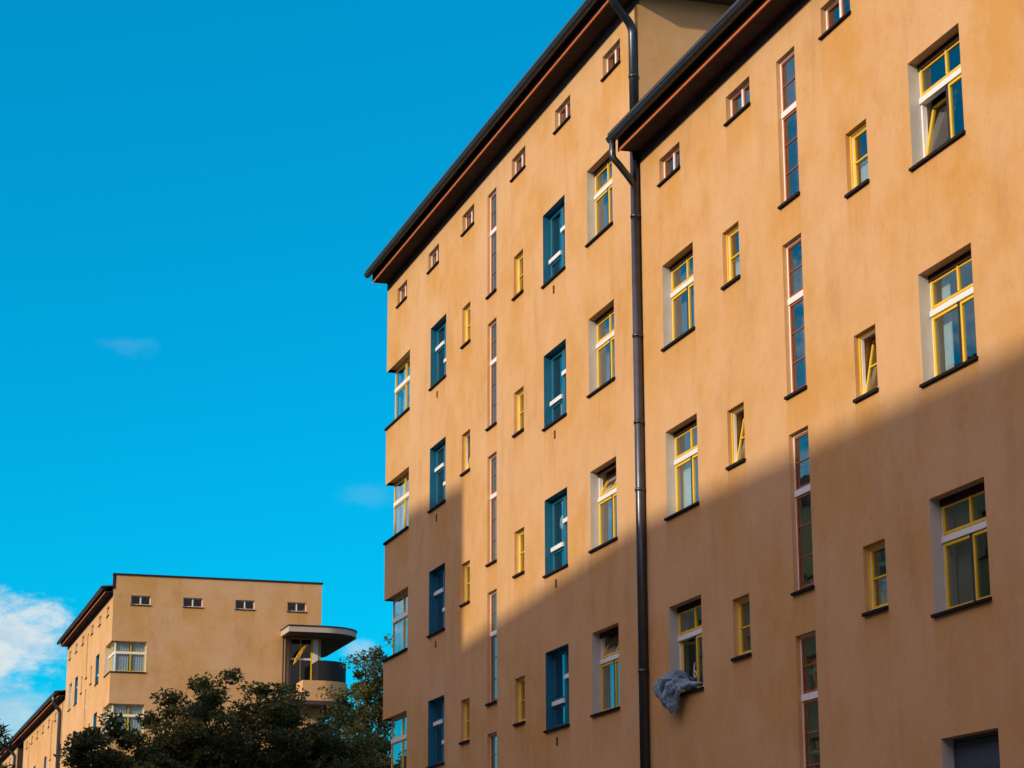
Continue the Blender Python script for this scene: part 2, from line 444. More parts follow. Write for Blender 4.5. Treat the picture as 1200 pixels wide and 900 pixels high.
def bands(mb, pts):
    pass

def eave(par, y0, y1, zs, xf=XF, roof_to=26.0, verge=0.0):
    """soffit underside at zs, front face -X; y0<y1"""
    s = MB(); s.box((xf-0.42, y0, zs), (xf-0.002, y1, zs+0.03))
    n = 3
    s.build('soffit', M['soffit'], par)
    f = MB(); f.box((xf-0.452, y0, zs+0.002), (xf-0.424, y1, zs+0.30)); f.build('fascia', M['fascia'], par)
    t = MB(); t.box((xf-0.462, y0+0.01, zs-0.032), (xf-0.435, y1-0.004, zs-0.003)); t.build('eave_trim', M['trim'], par)
    # half round gutter
    cx, cz, r = xf-0.60, zs+0.205, 0.092
    prof = [(cx+r*math.cos(a), cz+r*math.sin(a)) for a in [math.pi+math.pi*k/14 for k in range(15)]]
    inner = [(cx+(r-0.008)*math.cos(a), cz+(r-0.008)*math.sin(a)) for a in [2*math.pi-math.pi*k/14 for k in range(15)]]
    g = MB(); g.extrude(prof+inner, 'y', y0, y1)
    for yy in (y0, y1):      # stop ends
        g.extrude([(cx+(r-0.004)*math.cos(a), cz+(r-0.004)*math.sin(a)) for a in [math.pi+math.pi*k/14 for k in range(15)]], 'y', yy-0.003 if yy == y1 else yy, yy if yy == y1 else yy+0.003)
    g.tube([(cx-r-0.004, y0, cz+0.004), (cx-r-0.004, y1, cz+0.004)], 0.012, 8)
    yy = y0+1.1
    while yy < y1:
        pr = [(cx+(r+0.006)*math.cos(a), cz+(r+0.006)*math.sin(a)) for a in [math.pi+math.pi*k/14 for k in range(15)]]
        pi = [(cx+(r-0.002)*math.cos(a), cz+(r-0.002)*math.sin(a)) for a in [2*math.pi-math.pi*k/14 for k in range(15)]]
        g.extrude(pr+pi, 'y', yy, yy+0.035); yy += 2.35
    g.build('gutter', M['gutter'], par)
    z = MB(); z.box((xf-0.016, y0+0.003, zs-0.205), (xf+0.03, y1-0.003, zs-0.002)); z.build('eave_shade_board', M['soffit'], par)  # dark board over the band the eave shades, deepens that shade by colour
    # roof slab: low pitch, front edge just above the gutter
    r_ = MB()
    xe, ze = xf-0.66, zs+0.255
    xr = (xf+roof_to)/2; zr = ze+(xr-xe)*0.09
    prof = [(xe, ze), (xr, zr), (roof_to+0.3, ze), (roof_to+0.3, ze+0.09), (xr, zr+0.09), (xe, ze+0.07)]
    r_.extrude(prof, 'y', y0-verge, y1)
    if verge:  # boarded verge under the roof overhang
        r_.extrude([(xf-0.44, zs+0.0), (xf-0.44, zs+0.25), (roof_to, zs+0.25), (roof_to, zs+0.0)], 'y', y0-verge+0.01, y0-0.004)
    r_.build('roof', M['roof'], par)

def round_path(pts, rad=0.12, n=5):
    out = [Vector(pts[0])]
    for i in range(1, len(pts)-1):
        p = Vector(pts[i]); a = (Vector(pts[i-1])-p); b = (Vector(pts[i+1])-p)
        ra = min(rad, a.length*0.45, b.length*0.45)
        A = p+a.normalized()*ra; B = p+b.normalized()*ra
        for k in range(n+1):
            t = k/n; out.append(A*(1-t)**2 + p*2*t*(1-t) + B*t*t)
    out.append(Vector(pts[-1])); return out

# ------------------------------------------------------------------ corner windows (glazing turns round the corner)
def corner_window(corner, fd, ed, Lf, Le, Hh, mats=None, curtain=True):
    """origin at the wall corner, fd along the street front, ed along the end wall; built in world axes"""
    fd = Vector(fd); ed = Vector(ed)
    r = 0.20
    def tf(p): return fd*p[0] + ed*p[1] + Vector((0,0,p[2]))       # p: along front, along end, up
    z0, z1 = 0.60*Hh, 0.60*Hh+0.105
    def lights(mb, which, kind):
        Lx = Lf if which == 'f' else Le
        def bx(a0, a1, w0, w1, v0, v1):
            if which == 'f': mb.box((a0, w0, v0), (a1, w1, v1))
            else: mb.box((w0, a0, v0), (w1, a1, v1))
        s = r+0.055; mid = (s+Lx)/2
        if kind == 'frame':
            bx(Lx-0.04, Lx, r, r+0.07, 0, Hh); bx(s, Lx-0.04, r, r+0.07, Hh-0.05, Hh); bx(s, Lx-0.04, r, r+0.07, 0, 0.05)
        if kind == 'transom': bx(s, Lx-0.005, r-0.03, r+0.066, z0, z1)
        if kind == 'sash':
            for a, b in ((s, mid-0.012), (mid+0.012, Lx-0.04)):
                for c, d in ((0.05, z0-0.003), (z1+0.003, Hh-0.05)):
                    bx(a, a+0.034, r-0.008, r+0.045, c, d); bx(b-0.034, b, r-0.008, r+0.045, c, d)
                    bx(a+0.034, b-0.034, r-0.008, r+0.045, c, c+0.03); bx(a+0.034, b-0.034, r-0.008, r+0.045, d-0.03, d)
        if kind == 'pane':
            for a, b in ((s, mid-0.012), (mid+0.012, Lx-0.04)):
                for c, d in ((0.05, z0-0.003), (z1+0.003, Hh-0.05)):
                    bx(a+0.03, b-0.03, r+0.014, r+0.02, c+0.026, d-0.026)
        if kind == 'mid': bx(mid-0.011, mid+0.011, r+0.005, r+0.06, 0.05, z0); bx(mid-0.011, mid+0.011, r+0.005, r+0.06, z1, Hh-0.05)
    m = MB(tf, lift=False); m.box((r, r, 0), (r+0.055, r+0.055, Hh)); lights(m, 'f', 'frame'); lights(m, 'e', 'frame')
    root = m.build('corner_window', M['white'], None, bevel=0.003)
    for which in 'fe':
        for kind, nm, mt in (('transom', 'transom', 'white'), ('sash', 'sash', 'yellow'), ('pane', 'pane', 'glass'), ('mid', 'mullion', 'mullion')):
            mb = MB(tf, lift=False); lights(mb, which, kind); mb.build(nm, M[mt], root)
    s = MB(tf, lift=False)
    s.box((-0.045, -0.045, -0.045), (Lf+0.03, r+0.03, 0.012)); s.box((-0.045, r+0.03, -0.045), (r+0.03, Le+0.03, 0.012))
    s.build('sill', M['sill'], root)
    if curtain:
        c = MB(tf, lift=False)
        def strip(which, a, b, w):
            n = 24; pts = [(a+(b-a)*i/n, w+0.014*math.sin(i*math.pi/2.5)) for i in range(n+1)]
            for p, q in zip(pts, pts[1:]):
                A = (p[0], p[1]) if which == 'f' else (p[1], p[0]); B = (q[0], q[1]) if which == 'f' else (q[1], q[0])
                c.quad((A[0], A[1], 0.06), (B[0], B[1], 0.06), (B[0], B[1], Hh-0.08), (A[0], A[1], Hh-0.08))
        mf = (r+0.055+Lf)/2; mid_e = (r+0.055+Le)/2
        strip('f', mf-0.55, mf-0.02, r+0.08); strip('f', Lf-0.80, Lf-0.12, r+0.08)
        strip('e', r+0.10, mid_e-0.10, r+0.075); strip('e', mid_e+0.12, Le-0.07, r+0.075)
        c.build('curtain', M['curtain'], root, smooth=True, recalc=False)
    return root

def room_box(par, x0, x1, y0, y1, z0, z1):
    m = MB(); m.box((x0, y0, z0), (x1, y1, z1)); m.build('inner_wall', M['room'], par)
def vent(par, y, z, face='W'):
    m = MB(); x = XF
    m.box((x-0.012, y-0.045, z-0.085), (x+0.03, y-0.033, z+0.085)); m.box((x-0.012, y+0.033, z-0.085), (x+0.03, y+0.045, z+0.085))
    m.box((x-0.012, y-0.033, z+0.073), (x+0.03, y+0.033, z+0.085)); m.box((x-0.012, y-0.033, z-0.085), (x+0.03, y+0.033, z-0.073))
    for k in range(4): m.box((x-0.008, y-0.033, z-0.06+k*0.034), (x+0.02, y+0.033, z-0.045+k*0.034))
    m.build('vent', M['vent'], par)

# ================================================================== THE STREET FRONT
BIG = (1.56, 1.612); SM = (0.73, 0.985); ST = (0.747, 2.545); AT = (1.06, 0.50); BL = (1.53, 1.63)
def hole(uL, z0, size, jm, hm, zb):      # uL from the wall's left edge, z0 sill height
    return (uL, uL+size[0], z0-zb, z0-zb+size[1], jm, hm)

ZB = -H      # ground
# ---- lower (near) wing
YJ = 38.70
Y_NEAR = 8.0
near = empty('apartment_building', (XF, 24, 0), 'lower orange rendered apartment wing at the right, nearest, with a cloth on one sill', 'apartment building', 'orange apartment blocks along the street')
L = YJ - Y_NEAR
rows_near = {0: 11.07, 1: 7.86, 2: 4.615, 3: 1.32}       # sill of the big windows, row 1 is A1 etc. (B0 = 11.09)
holes = []; puts = []
for yl, zz, md, cu in ((37.63, 11.048, 'shut', 'brown'), (37.63, 7.85, 'shut', 'white'), (37.63, 4.605, 'low_open', None), (37.63, 1.36, 'shut', None),
                   (27.53, 11.09, 'low_tilted', None), (27.53, 7.87, 'shut', 'side'), (27.53, 4.615, 'shut', 'brown'), (27.53, 1.315, 'shutter', None)):
    holes.append(hole(YJ-yl, zz, BIG, JAMB, STUCCO, ZB)); puts.append(('shutter' if md == 'shutter' else 'big', md, cu, yl, zz))
for yl, zz, md, cu in ((34.675, 11.385, 'shut', 1), (34.675, 8.18, 'tilted', 0), (34.675, 4.92, 'shut', 0), (29.67, 11.40, 'shut', 1), (29.67, 8.165, 'tilted', 0), (29.67, 4.945, 'shut', 1)):
    holes.append(hole(YJ-yl, zz, SM, STUCCO, STUCCO, ZB)); puts.append(('small', md, cu, yl, zz))
for zz in (12.035, 8.81, 5.63, 2.40):
    holes.append(hole(YJ-32.163, zz, ST, STUCCO, STUCCO, ZB)); puts.append(('stair', '', None, 32.163, zz))
for yl in (37.67, 34.35, 30.37, 26.4):
    holes.append(hole(YJ-yl, 14.285, AT, STUCCO, STUCCO, ZB)); puts.append(('attic', '', None, yl, 14.285))
def put_all(par, puts, x=XF, face='W', facade_left=None):
    for k, md, cu, yl, zz in puts:
        mk = {'shutter': lambda: shutter_window(*BIG), 'big': lambda: big_window(*BIG, md, cu), 'small': lambda: small_window(*SM, md, cu), 'stair': lambda: stair_window(*ST),
              'attic': lambda: attic_window(*AT), 'blue': lambda: blue_window(*BL, md == 'flip', cu)}[k]
        KIND.put((k, md, cu), mk, par, (x, yl, zz), face)
NEAR_TOP = 15.33
w = MB(); wall_face(w, (XF, YJ, ZB), 'W', L, NEAR_TOP-ZB, holes)
wall_face(w, (XF, Y_NEAR, ZB), 'S', 11.5, NEAR_TOP-ZB, []); wall_face(w, (26.0, Y_NEAR, ZB), 'E', L, NEAR_TOP+0.2-ZB, [])
adopt(w.build('wall', WALLMATS(), None, recalc=False), near)
put_all(near, puts)
eave_parent_fix = []
class Wrap:   # collects parts of one building built in world coordinates
    pass
def in_building(par, fn, *a, **k):
    before = set(bpy.data.objects)
    fn(None, *a, **k)
    for o in set(bpy.data.objects)-before:
        if o.parent is None: adopt(o, par)
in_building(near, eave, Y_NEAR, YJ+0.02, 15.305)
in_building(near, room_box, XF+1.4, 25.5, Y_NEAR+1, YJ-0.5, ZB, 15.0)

# ---- taller (far) wing
YE = 59.20
tall = empty('apartment_building', (XF, 49, 0), 'taller orange rendered apartment wing in the middle with blue loggia windows and corner windows', 'apartment building', 'orange apartment blocks along the street')
holes = []; puts = []
zrow = [14.40, 11.185, 7.985, 4.72]
for i, zz in enumerate(zrow):
    md = 'top_tilted' if i >= 2 else 'shut'
    holes.append(hole(YE-41.89, zz, BIG, JAMB, STUCCO, ZB)); puts.append(('big', md, 'brown', 41.89, zz))
    holes.append(hole(YE-44.89, zz-0.02, BL, BLU, BLU, ZB)); puts.append(('blue', '', i <= 1, 44.89, zz-0.02))
    holes.append(hole(YE-54.45, zz, BL, BLU, BLU, ZB)); puts.append(('blue', 'flip', i <= 1, 54.45, zz))
    holes.append(hole(YE-51.43, zz+0.335, SM, STUCCO, STUCCO, ZB)); puts.append(('small', 'tilted' if i == 1 else 'shut', 0, 51.43, zz+0.335))
    holes.append(hole(YE-47.09, zz+0.335, SM, STUCCO, STUCCO, ZB)); puts.append(('small', 'shut', 0, 47.09, zz+0.335))
for zz in (15.375, 12.15, 8.925, 5.72, 2.49):
    holes.append(hole(YE-49.22, zz, ST, STUCCO, STUCCO, ZB)); puts.append(('stair', '', None, 49.22, zz))
for yl in (58.06, 54.74, 51.44, 47.22, 43.98, 40.80):
    holes.append(hole(YE-yl, 17.64, AT, STUCCO, STUCCO, ZB)); puts.append(('attic', '', None, yl, 17.64))
KL, KE, KH = 2.60, 1.85, 1.63
kh_n = []
for zz in (14.42, 11.19, 7.965, 4.73):
    holes.append((-1, KL, zz-ZB, zz-ZB+KH, JAMB, STUCCO)); kh_n.append((11.5-KE, 12.5, zz-ZB, zz-ZB+KH, JAMB, STUCCO))
TALL_TOP = 18.67
w = MB(); wall_face(w, (XF, YE, ZB), 'W', YE-YJ, TALL_TOP-ZB, holes)
wall_face(w, (XF, YJ, 13.5), 'S', 11.5, TALL_TOP+0.2-13.5, []); wall_face(w, (26.0, YE, ZB), 'N', 11.5, TALL_TOP+0.2-ZB, kh_n)
wall_face(w, (26.0, YJ, ZB), 'E', YE-YJ, TALL_TOP+0.2-ZB, [])
adopt(w.build('wall', WALLMATS(), None, recalc=False), tall)
put_all(tall, puts)
kw = None
for zz in (14.42, 11.19, 7.965, 4.73):
    if kw is None:
        kw = o = adopt(corner_window(None, (0,-1,0), (1,0,0), KL, KE, KH), tall)
    else: o = copy_part(kw, tall)
    o.location = (XF, YE, zz+H)
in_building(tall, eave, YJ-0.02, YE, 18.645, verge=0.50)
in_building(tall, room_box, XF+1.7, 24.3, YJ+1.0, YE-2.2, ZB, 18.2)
for zz in zrow:
    in_building(tall, vent, 44.14, zz-0.30); in_building(tall, vent, 53.75, zz-0.30)

# ---- downpipe at the junction of the wings (belongs to the lower wing), its upper length to the taller wing
def downpipe(par, pts, r=0.088, collars=()):
    m = MB(); m.tube(round_path(pts, 0.16), r, 14)
    for c in collars:
        m.tube([(c[0], c[1], c[2]-0.03), (c[0], c[1], c[2]+0.03)], r+0.012, 14)
        m.box((c[0], c[1]-0.02, c[2]-0.015), (XF+0.02, c[1]+0.02, c[2]+0.015))
    adopt(m.build('downpipe', M['zinc'], None, smooth=True), par)
PX = 14.405
downpipe(near, [(PX, 38.755, 15.62), (PX, 38.755, ZB+0.2)], 0.092, [(PX, 38.755, z) for z in (14.0, 11.6, 9.9, 8.6, 5.2, 2.0)])
downpipe(near, [(13.895, 38.60, 15.50), (13.895, 38.60, 15.10), (14.0, 38.58, 14.98), (14.25, 38.68, 14.76), (PX, 38.755, 14.62)], 0.066)
downpipe(tall, [(13.895, 38.56, 18.80), (13.895, 38.56, 18.42), (PX, 38.755, 17.95), (PX, 38.755, 15.35)], 0.085, [(PX, 38.755, 16.9)])

# ================================================================== cloth, cord and lantern in the windows
def pile():
    """a bunched bed cover: folds run from the sill out over the edge and gather in a blunt tip"""
    m = MB(); rnd = random.Random(4)
    def spline(P, n):
        out = []
        for k in range(n):
            f = k/(n-1)*(len(P)-1); i = min(int(f), len(P)-2); f -= i
            p0, p1, p2, p3 = (Vector(P[max(0, min(len(P)-1, i+o))]) for o in (-1, 0, 1, 2))
            out.append(0.5*((2*p1)+(p2-p0)*f+(2*p0-5*p1+4*p2-p3)*f*f+(3*p1-p0-3*p2+p3)*f**3))
        return out
    def fold(P, rad, flat, ph):
        n, seg = 70, 34
        c = spline(P, n); rings = []
        for k, p in enumerate(c):
            t = k/(n-1); d = (c[min(k+1, n-1)]-c[max(k-1, 0)]).normalized()
            f = t*(len(rad)-1); i = min(int(f), len(rad)-2); r = rad[i]+(rad[i+1]-rad[i])*(f-i)
            side = d.cross(Vector((-0.8, 0.15, 0.55))).normalized(); nrm = side.cross(d).normalized()
            r *= 1+0.10*math.sin(9*t+ph)
            a0 = len(m.v); rings.append(a0)
            for q in range(seg):
                th = 2*math.pi*q/seg
                w = 1+0.16*math.sin(3*th+5*t+ph)+0.07*math.sin(7*th-8*t+2*ph)
                m.v.append(p+side*(math.cos(th)*r*flat*w)+nrm*(math.sin(th)*r*w))
        for A, B in zip(rings, rings[1:]):
            for q in range(seg):
                q2 = (q+1) % seg
                m.f.append((A+q, A+q2, B+q2, B+q)); m.mi.append(0)
        m.f.append(tuple(rings[0]+q for q in range(seg))[::-1]); m.mi.append(0)
        m.f.append(tuple(rings[-1]+q for q in range(seg))); m.mi.append(0)
    F = [ # sill start, crest, over the edge, bulge, tip
        ([(14.70, 37.30, 4.76), (14.52, 37.42, 4.84), (14.37, 37.56, 4.84), (14.29, 37.60, 4.70), (14.32, 37.44, 4.50), (14.37, 37.24, 4.36)], [.05, .075, .08, .07, .05, .02], 1.0, 0.3),
        ([(14.72, 37.12, 4.80), (14.52, 37.26, 4.91), (14.34, 37.40, 4.88), (14.23, 37.46, 4.70), (14.26, 37.34, 4.50), (14.34, 37.20, 4.32)], [.05, .07, .085, .08, .055, .02], 0.9, 1.7),
        ([(14.72, 36.96, 4.80), (14.52, 37.08, 4.92), (14.33, 37.22, 4.86), (14.20, 37.28, 4.66), (14.25, 37.22, 4.46), (14.34, 37.14, 4.25)], [.045, .065, .075, .075, .06, .025], 0.85, 2.9),
        ([(14.66, 36.84, 4.72), (14.49, 36.92, 4.79), (14.33, 37.06, 4.76), (14.23, 37.13, 4.60), (14.27, 37.12, 4.42), (14.35, 37.08, 4.22)], [.04, .05, .065, .07, .055, .025], 0.85, 4.1),
        ([(14.62, 36.62, 4.68), (14.47, 36.74, 4.72), (14.36, 36.90, 4.69), (14.29, 37.00, 4.58), (14.32, 37.05, 4.42), (14.37, 37.05, 4.25)], [.035, .045, .055, .06, .05, .02], 0.9, 5.0),
        ([(14.58, 36.26, 4.655), (14.46, 36.42, 4.67), (14.40, 36.62, 4.67), (14.37, 36.82, 4.61), (14.37, 36.95, 4.48), (14.40, 37.02, 4.34)], [.02, .03, .04, .045, .04, .02], 1.2, 6.1),
        ([(14.60, 37.38, 4.70), (14.44, 37.52, 4.73), (14.36, 37.62, 4.66), (14.36, 37.58, 4.54), (14.40, 37.44, 4.46)], [.04, .055, .055, .045, .02], 1.1, 0.9)]
    for P, rad, flat, ph in F: fold(P, rad, flat, ph)
    from mathutils import noise as mn
    for i, p in enumerate(m.v):
        q = Vector((p.x*1.0, p.y, p.z*0.9))
        r1 = 1-abs(mn.noise(q*9.0))*2.2; r2 = 1-abs(mn.noise(q*21.0+Vector((3, 1, 7))))*2.0
        dv = Vector((mn.noise(q*6+Vector((9, 0, 0))), mn.noise(q*6+Vector((0, 9, 0))), mn.noise(q*6+Vector((0, 0, 9)))))
        m.v[i] = p + dv*0.055 + Vector((-0.75, -0.25, 0.5))*(0.036*r1+0.016*r2)
    o = m.build('blanket', M['blanket'], None, smooth=True)
    return tag(o, 'crumpled grey blue cloth hanging out over the dark sill of an open yellow window', 'cloth')
pile()
m = MB(); pts = []
for k in range(22):
    t = k/21
    if t < 0.45: pts.append((14.60, 36.69+0.05*t/0.45, 5.10-0.20*t/0.45+0.03*math.sin(t*7)))
    else:
        a = math.pi+2*math.pi*(t-0.45)/0.55; pts.append((14.60, 36.735-0.055*math.cos(a)-0.055, 4.90+0.055*math.sin(a)))
m.tube(pts, 0.010, 6); tag(m.build('cord', M['cord'], None, smooth=True), 'small white looped cord hanging in the open window above the grey cloth', 'cord')
m = MB(); n = 20; prof = []
cx, cy, cz = 14.775, 44.50, 9.07
rings = []
for j in range(11):
    a = math.pi*j/10
    rings.append([(cx+0.04*math.sin(a)*math.cos(2*math.pi*i/n), cy+0.155*math.sin(a)*math.sin(2*math.pi*i/n), cz+0.155*math.cos(a)) for i in range(n)])
for A, B in zip(rings, rings[1:]):
    for i in range(n): m.quad(A[i], A[(i+1) % n], B[(i+1) % n], B[i])
m.tube([(cx, cy, cz+0.15), (cx, cy, cz+0.62)], 0.006, 6)
tag(m.build('paper_lantern', M['lantern'], None, smooth=True), 'round pale paper lantern hanging inside a blue framed window', 'lantern')

# ================================================================== the blocks further down the street
K = 1.088; YB = 119.8
GZ = -H+0.63
far = empty('apartment_building', (XF, 130, 0), 'distant orange apartment block with flat parapet end wall and rounded corner balcony behind the trees', 'apartment building', 'orange apartment blocks along the street')
FT = 19.28; LF = 22.3; EW = 11.33
holes = []; puts = []
def fl(dist, w):     # left edge (as seen from the street) for a feature starting `dist` from the near corner
    return YB + dist*K + w
for zz in (15.05, 11.83, 8.62, 5.4):
    for dist, kind, size, jm in ((4.80, 'blue', BL, BLU), (14.35, 'blue', BL, BLU)):
        yl = fl(dist, size[0]); holes.append(hole(YB+LF-yl, zz, size, jm, jm, ZB)); puts.append((kind, 'flip' if dist > 10 else '', False, yl, zz))
    for dist in (7.75, 12.1):
        yl = fl(dist, SM[0]); holes.append(hole(YB+LF-yl, zz+0.335, SM, STUCCO, STUCCO, ZB)); puts.append(('small', 'shut', 0, yl, zz+0.335))
    yl = fl(17.35, BIG[0]); holes.append(hole(YB+LF-yl, zz, BIG, JAMB, STUCCO, ZB)); puts.append(('big', 'shut', None, yl, zz))
for zz in (16.0, 12.78, 9.55, 6.3):
    yl = fl(9.95, ST[0]); holes.append(hole(YB+LF-yl, zz, ST, STUCCO, STUCCO, ZB)); puts.append(('stair', '', None, yl, zz))
for dist in (1.45, 4.7, 7.95, 12.15, 15.3, 18.5):
    yl = fl(dist, AT[0]); holes.append(hole(YB+LF-yl, 18.27, AT, STUCCO, STUCCO, ZB)); puts.append(('attic', '', None, yl, 18.27))
endholes = []
for zz in (15.03, 11.71, 8.4):
    holes.append((LF-2.55, LF+1, zz-ZB, zz-ZB+1.63, JAMB, STUCCO)); endholes.append((-1, 1.86, zz-ZB, zz-ZB+1.63, JAMB, STUCCO))
for xa in (15.43, 18.23, 21.06, 23.92):
    endholes.append((xa-XF, xa-XF+AT[0], 18.63-ZB, 19.15-ZB-0.02, STUCCO, STUCCO))
# balcony opening at the right end of the end wall
endholes.append((9.62, 11.18, 14.2-ZB, 17.15-ZB, STUCCO, STUCCO))
PT = 20.2
w = MB(); wall_face(w, (XF, YB+LF, ZB), 'W', LF, FT-ZB, holes)
wall_face(w, (XF, YB, ZB), 'S', EW, PT-ZB, endholes)
wall_face(w, (XF, YB+LF, FT-0.3), 'N', 0.0001, 0.1, [])
wall_face(w, (XF+EW, YB, ZB), 'E', LF, FT+0.22-ZB, [])
wall_face(w, (XF+EW, YB+LF, ZB), 'N', EW, FT+0.3-ZB, [])
w.box((XF+0.002, YB+0.03, FT+0.0), (XF+EW-0.002, YB+0.30, PT-0.002), 0)           # parapet thickness
# loggia walls behind the balcony opening
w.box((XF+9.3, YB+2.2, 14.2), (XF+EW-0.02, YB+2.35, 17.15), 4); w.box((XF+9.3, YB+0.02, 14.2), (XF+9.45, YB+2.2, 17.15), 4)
adopt(w.build('wall', WALLMATS(), None, recalc=False), far)
put_all(far, puts)
for xa in (15.43, 18.23, 21.06, 23.92):
    KIND.put(('attic', '', None), None, far, (xa, YB, 18.63), 'S')
fk = None
for zz in (15.03, 11.71, 8.4):
    if fk is None: fk = o = adopt(corner_window(None, (0,1,0), (1,0,0), 2.55, 1.86, 1.63), far)
    else: o = copy_part(fk, far)
    o.location = (XF, YB, zz+H)
m = MB(); m.box((XF-0.05, YB-0.05, PT), (XF+EW+0.06, YB+0.36, PT+0.085)); m.box((XF-0.03, YB-0.012, FT+0.15), (XF+0.10, YB+0.33, PT-0.003))
adopt(m.build('coping', M['fascia'], None), far)
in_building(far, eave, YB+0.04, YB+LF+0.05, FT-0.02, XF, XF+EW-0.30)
in_building(far, room_box, XF+1.7, XF+EW-1, YB+2.6, YB+LF-1, ZB, FT+0.15)

# rounded balcony, canopy and its window (parts of the far block)
def corner_slab(x0, z0, z1, r, name, mat, y_back=YB-0.004, inner=None, cx=XF+11.05, seg=22):
    pts = [(x0, YB-r)]
    for k in range(seg+1):
        a = -math.pi/2 + (math.pi/2+0.35)*k/seg
        if k <= seg-4: pts.append((cx+r*math.cos(min(a, 0)), YB+r*math.sin(min(a, 0))))
    pts.append((cx+r, YB+7.5))
    m = MB()
    if inner is None:
        poly = [(x0, y_back)]+pts+[(XF+EW+0.004, YB+7.5), (XF+EW+0.004, y_back)]
        m.extrude(poly, 'z', z0, z1)
    else:       # upright band of thickness `inner`
        pin = [(x0, YB-r+inner)]
        for k in range(seg+1):
            a = -math.pi/2 + (math.pi/2+0.35)*k/seg
            if k <= seg-4: pin.append((cx+(r-inner)*math.cos(min(a, 0)), YB+(r-inner)*math.sin(min(a, 0))))
        pin.append((cx+r-inner, YB+7.5))
        m.extrude(pts+pin[::-1], 'z', z0, z1)
        m.box((x0, YB-r+inner, z0), (x0+inner, YB-0.004, z1))
    return adopt(m.build(name, mat, None), far)
bx0 = 23.60
corner_slab(bx0, 17.22, 17.52, 2.20, 'canopy', M['concrete'])
corner_slab(bx0-0.03, 17.523, 17.585, 2.24, 'canopy_edge', M['fascia'])
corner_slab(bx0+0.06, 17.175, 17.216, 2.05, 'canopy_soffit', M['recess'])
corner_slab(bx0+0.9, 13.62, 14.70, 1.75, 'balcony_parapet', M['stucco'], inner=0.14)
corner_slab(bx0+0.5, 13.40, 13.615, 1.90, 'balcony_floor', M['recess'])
corner_slab(bx0+1.75, 14.705, 15.80, 1.66, 'balcony_screen', M['screen'], inner=0.05)
m = MB()
for x in (23.66, 23.86, 24.08): m.box((x, YB-0.10 if x > 23.7 else YB-0.35, 14.25), (x+0.07, YB-0.03 if x > 23.7 else YB-0.28, 17.15))
adopt(m.build('canopy_post', M['zinc'], None), far)
# glazed balcony front
f = MB(); fr_x0, fr_x1 = 24.14, 25.55
f.box((fr_x0, YB+0.10, 16.0), (25.36, YB+0.16, 16.11)); f.box((25.40, YB-0.02, 14.25), (25.68, YB+0.20, 17.15))
fo = adopt(f.build('balcony_window', M['white'], None), far)
s = MB(lift=True)
s.box((25.30, YB+0.04, 14.25), (25.39, YB+0.12, 17.1)); s.box((fr_x0, YB+0.09, 14.25), (fr_x0+0.06, YB+0.15, 17.1)); s.box((24.70, YB+0.09, 14.25), (24.75, YB+0.15, 17.1))
so = s.build('sash', M['yellow'], None); so.parent = fo; so.matrix_parent_inverse = fo.matrix_world.inverted()
p = MB(); p.box((fr_x0+0.06, YB+0.125, 14.25), (25.30, YB+0.131, 17.1)); po = p.build('pane', M['glass'], None); po.parent = fo

# yellow cloth on the balcony
m = MB(); n, k = 12, 16
g = []
for j in range(k+1):
    t = j/k
    xc = 24.87-0.62*t**0.8; zc = 16.72-1.0*t; hw = 0.10+0.14*math.sin(math.pi*min(1, t*1.15))*(1-t*0.6)
    g.append([(xc+hw*(2*i/n-1), YB-0.75+0.05*math.sin(i*1.9+t*4), zc+0.28*hw*(2*i/n-1)*3) for i in range(n+1)])
for A, B in zip(g, g[1:]):
    for i in range(n): m.quad(A[i], A[i+1], B[i+1], B[i])
o = m.build('towel', M['towel'], None, smooth=True); md = o.modifiers.new('thick', 'SOLIDIFY'); md.thickness = 0.02
tag(o, 'bright yellow cloth hanging on the rounded balcony of the distant block', 'cloth')

# ---- lower blocks beyond
low = empty('apartment_building', (XF, 156, 0), 'small distant lower orange apartment block beyond the parapet block, with dark downpipe', 'apartment building', 'orange apartment blocks along the street')
Y0, Y1 = YB+LF, 170.2
LT = 16.22
def row_block(par, y0, y1, attics, blues, stairs, top):
    hs = []; ps = []
    Ln = y1-y0
    for a in attics: hs.append(hole(y1-a, top-1.0, AT, STUCCO, STUCCO, ZB)); ps.append(('attic', '', None, a, top-1.0))
    for zr in (0, 1, 2, 3):
        for a in blues: hs.append(hole(y1-a, top-4.45-3.22*zr, BL, BLU, BLU, ZB)); ps.append(('blue', '', False, a, top-4.45-3.22*zr))
        for a in stairs: hs.append(hole(y1-a, top-3.30-3.22*zr, ST, STUCCO, STUCCO, ZB)); ps.append(('stair', '', None, a, top-3.30-3.22*zr))
    w = MB(); wall_face(w, (XF, y1, ZB), 'W', Ln, top-ZB, hs)
    wall_face(w, (XF+11, y0, ZB), 'E', Ln, top-ZB, []); wall_face(w, (XF+11, y1, ZB), 'N', 11, top-ZB, [])
    adopt(w.build('wall', WALLMATS(), None, recalc=False), par)
    put_all(par, ps)
    in_building(par, room_box, XF+1.5, XF+10, y0+0.8, y1-0.8, ZB, top-0.4)
row_block(low, Y0+0.02, Y1, (148.2, 152.4, 156.2, 160.2, 164.2, 168.0), (144.9, 153.9, 161.5), (150.2, 166.0), LT)
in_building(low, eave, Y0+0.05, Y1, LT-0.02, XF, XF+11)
downpipe(low, [(13.9, Y0+1.2, LT+0.2), (13.9, Y0+1.2, LT-0.35), (14.33, Y0+1.3, LT-0.8), (14.33, Y0+1.3, ZB)], 0.12, [])
end = empty('apartment_building', (XF, 188, 0), 'farthest orange block at the left edge, beyond a dark recess in the row', 'apartment building', 'orange apartment blocks along the street')
Y2, Y3 = 175.4, 236.0
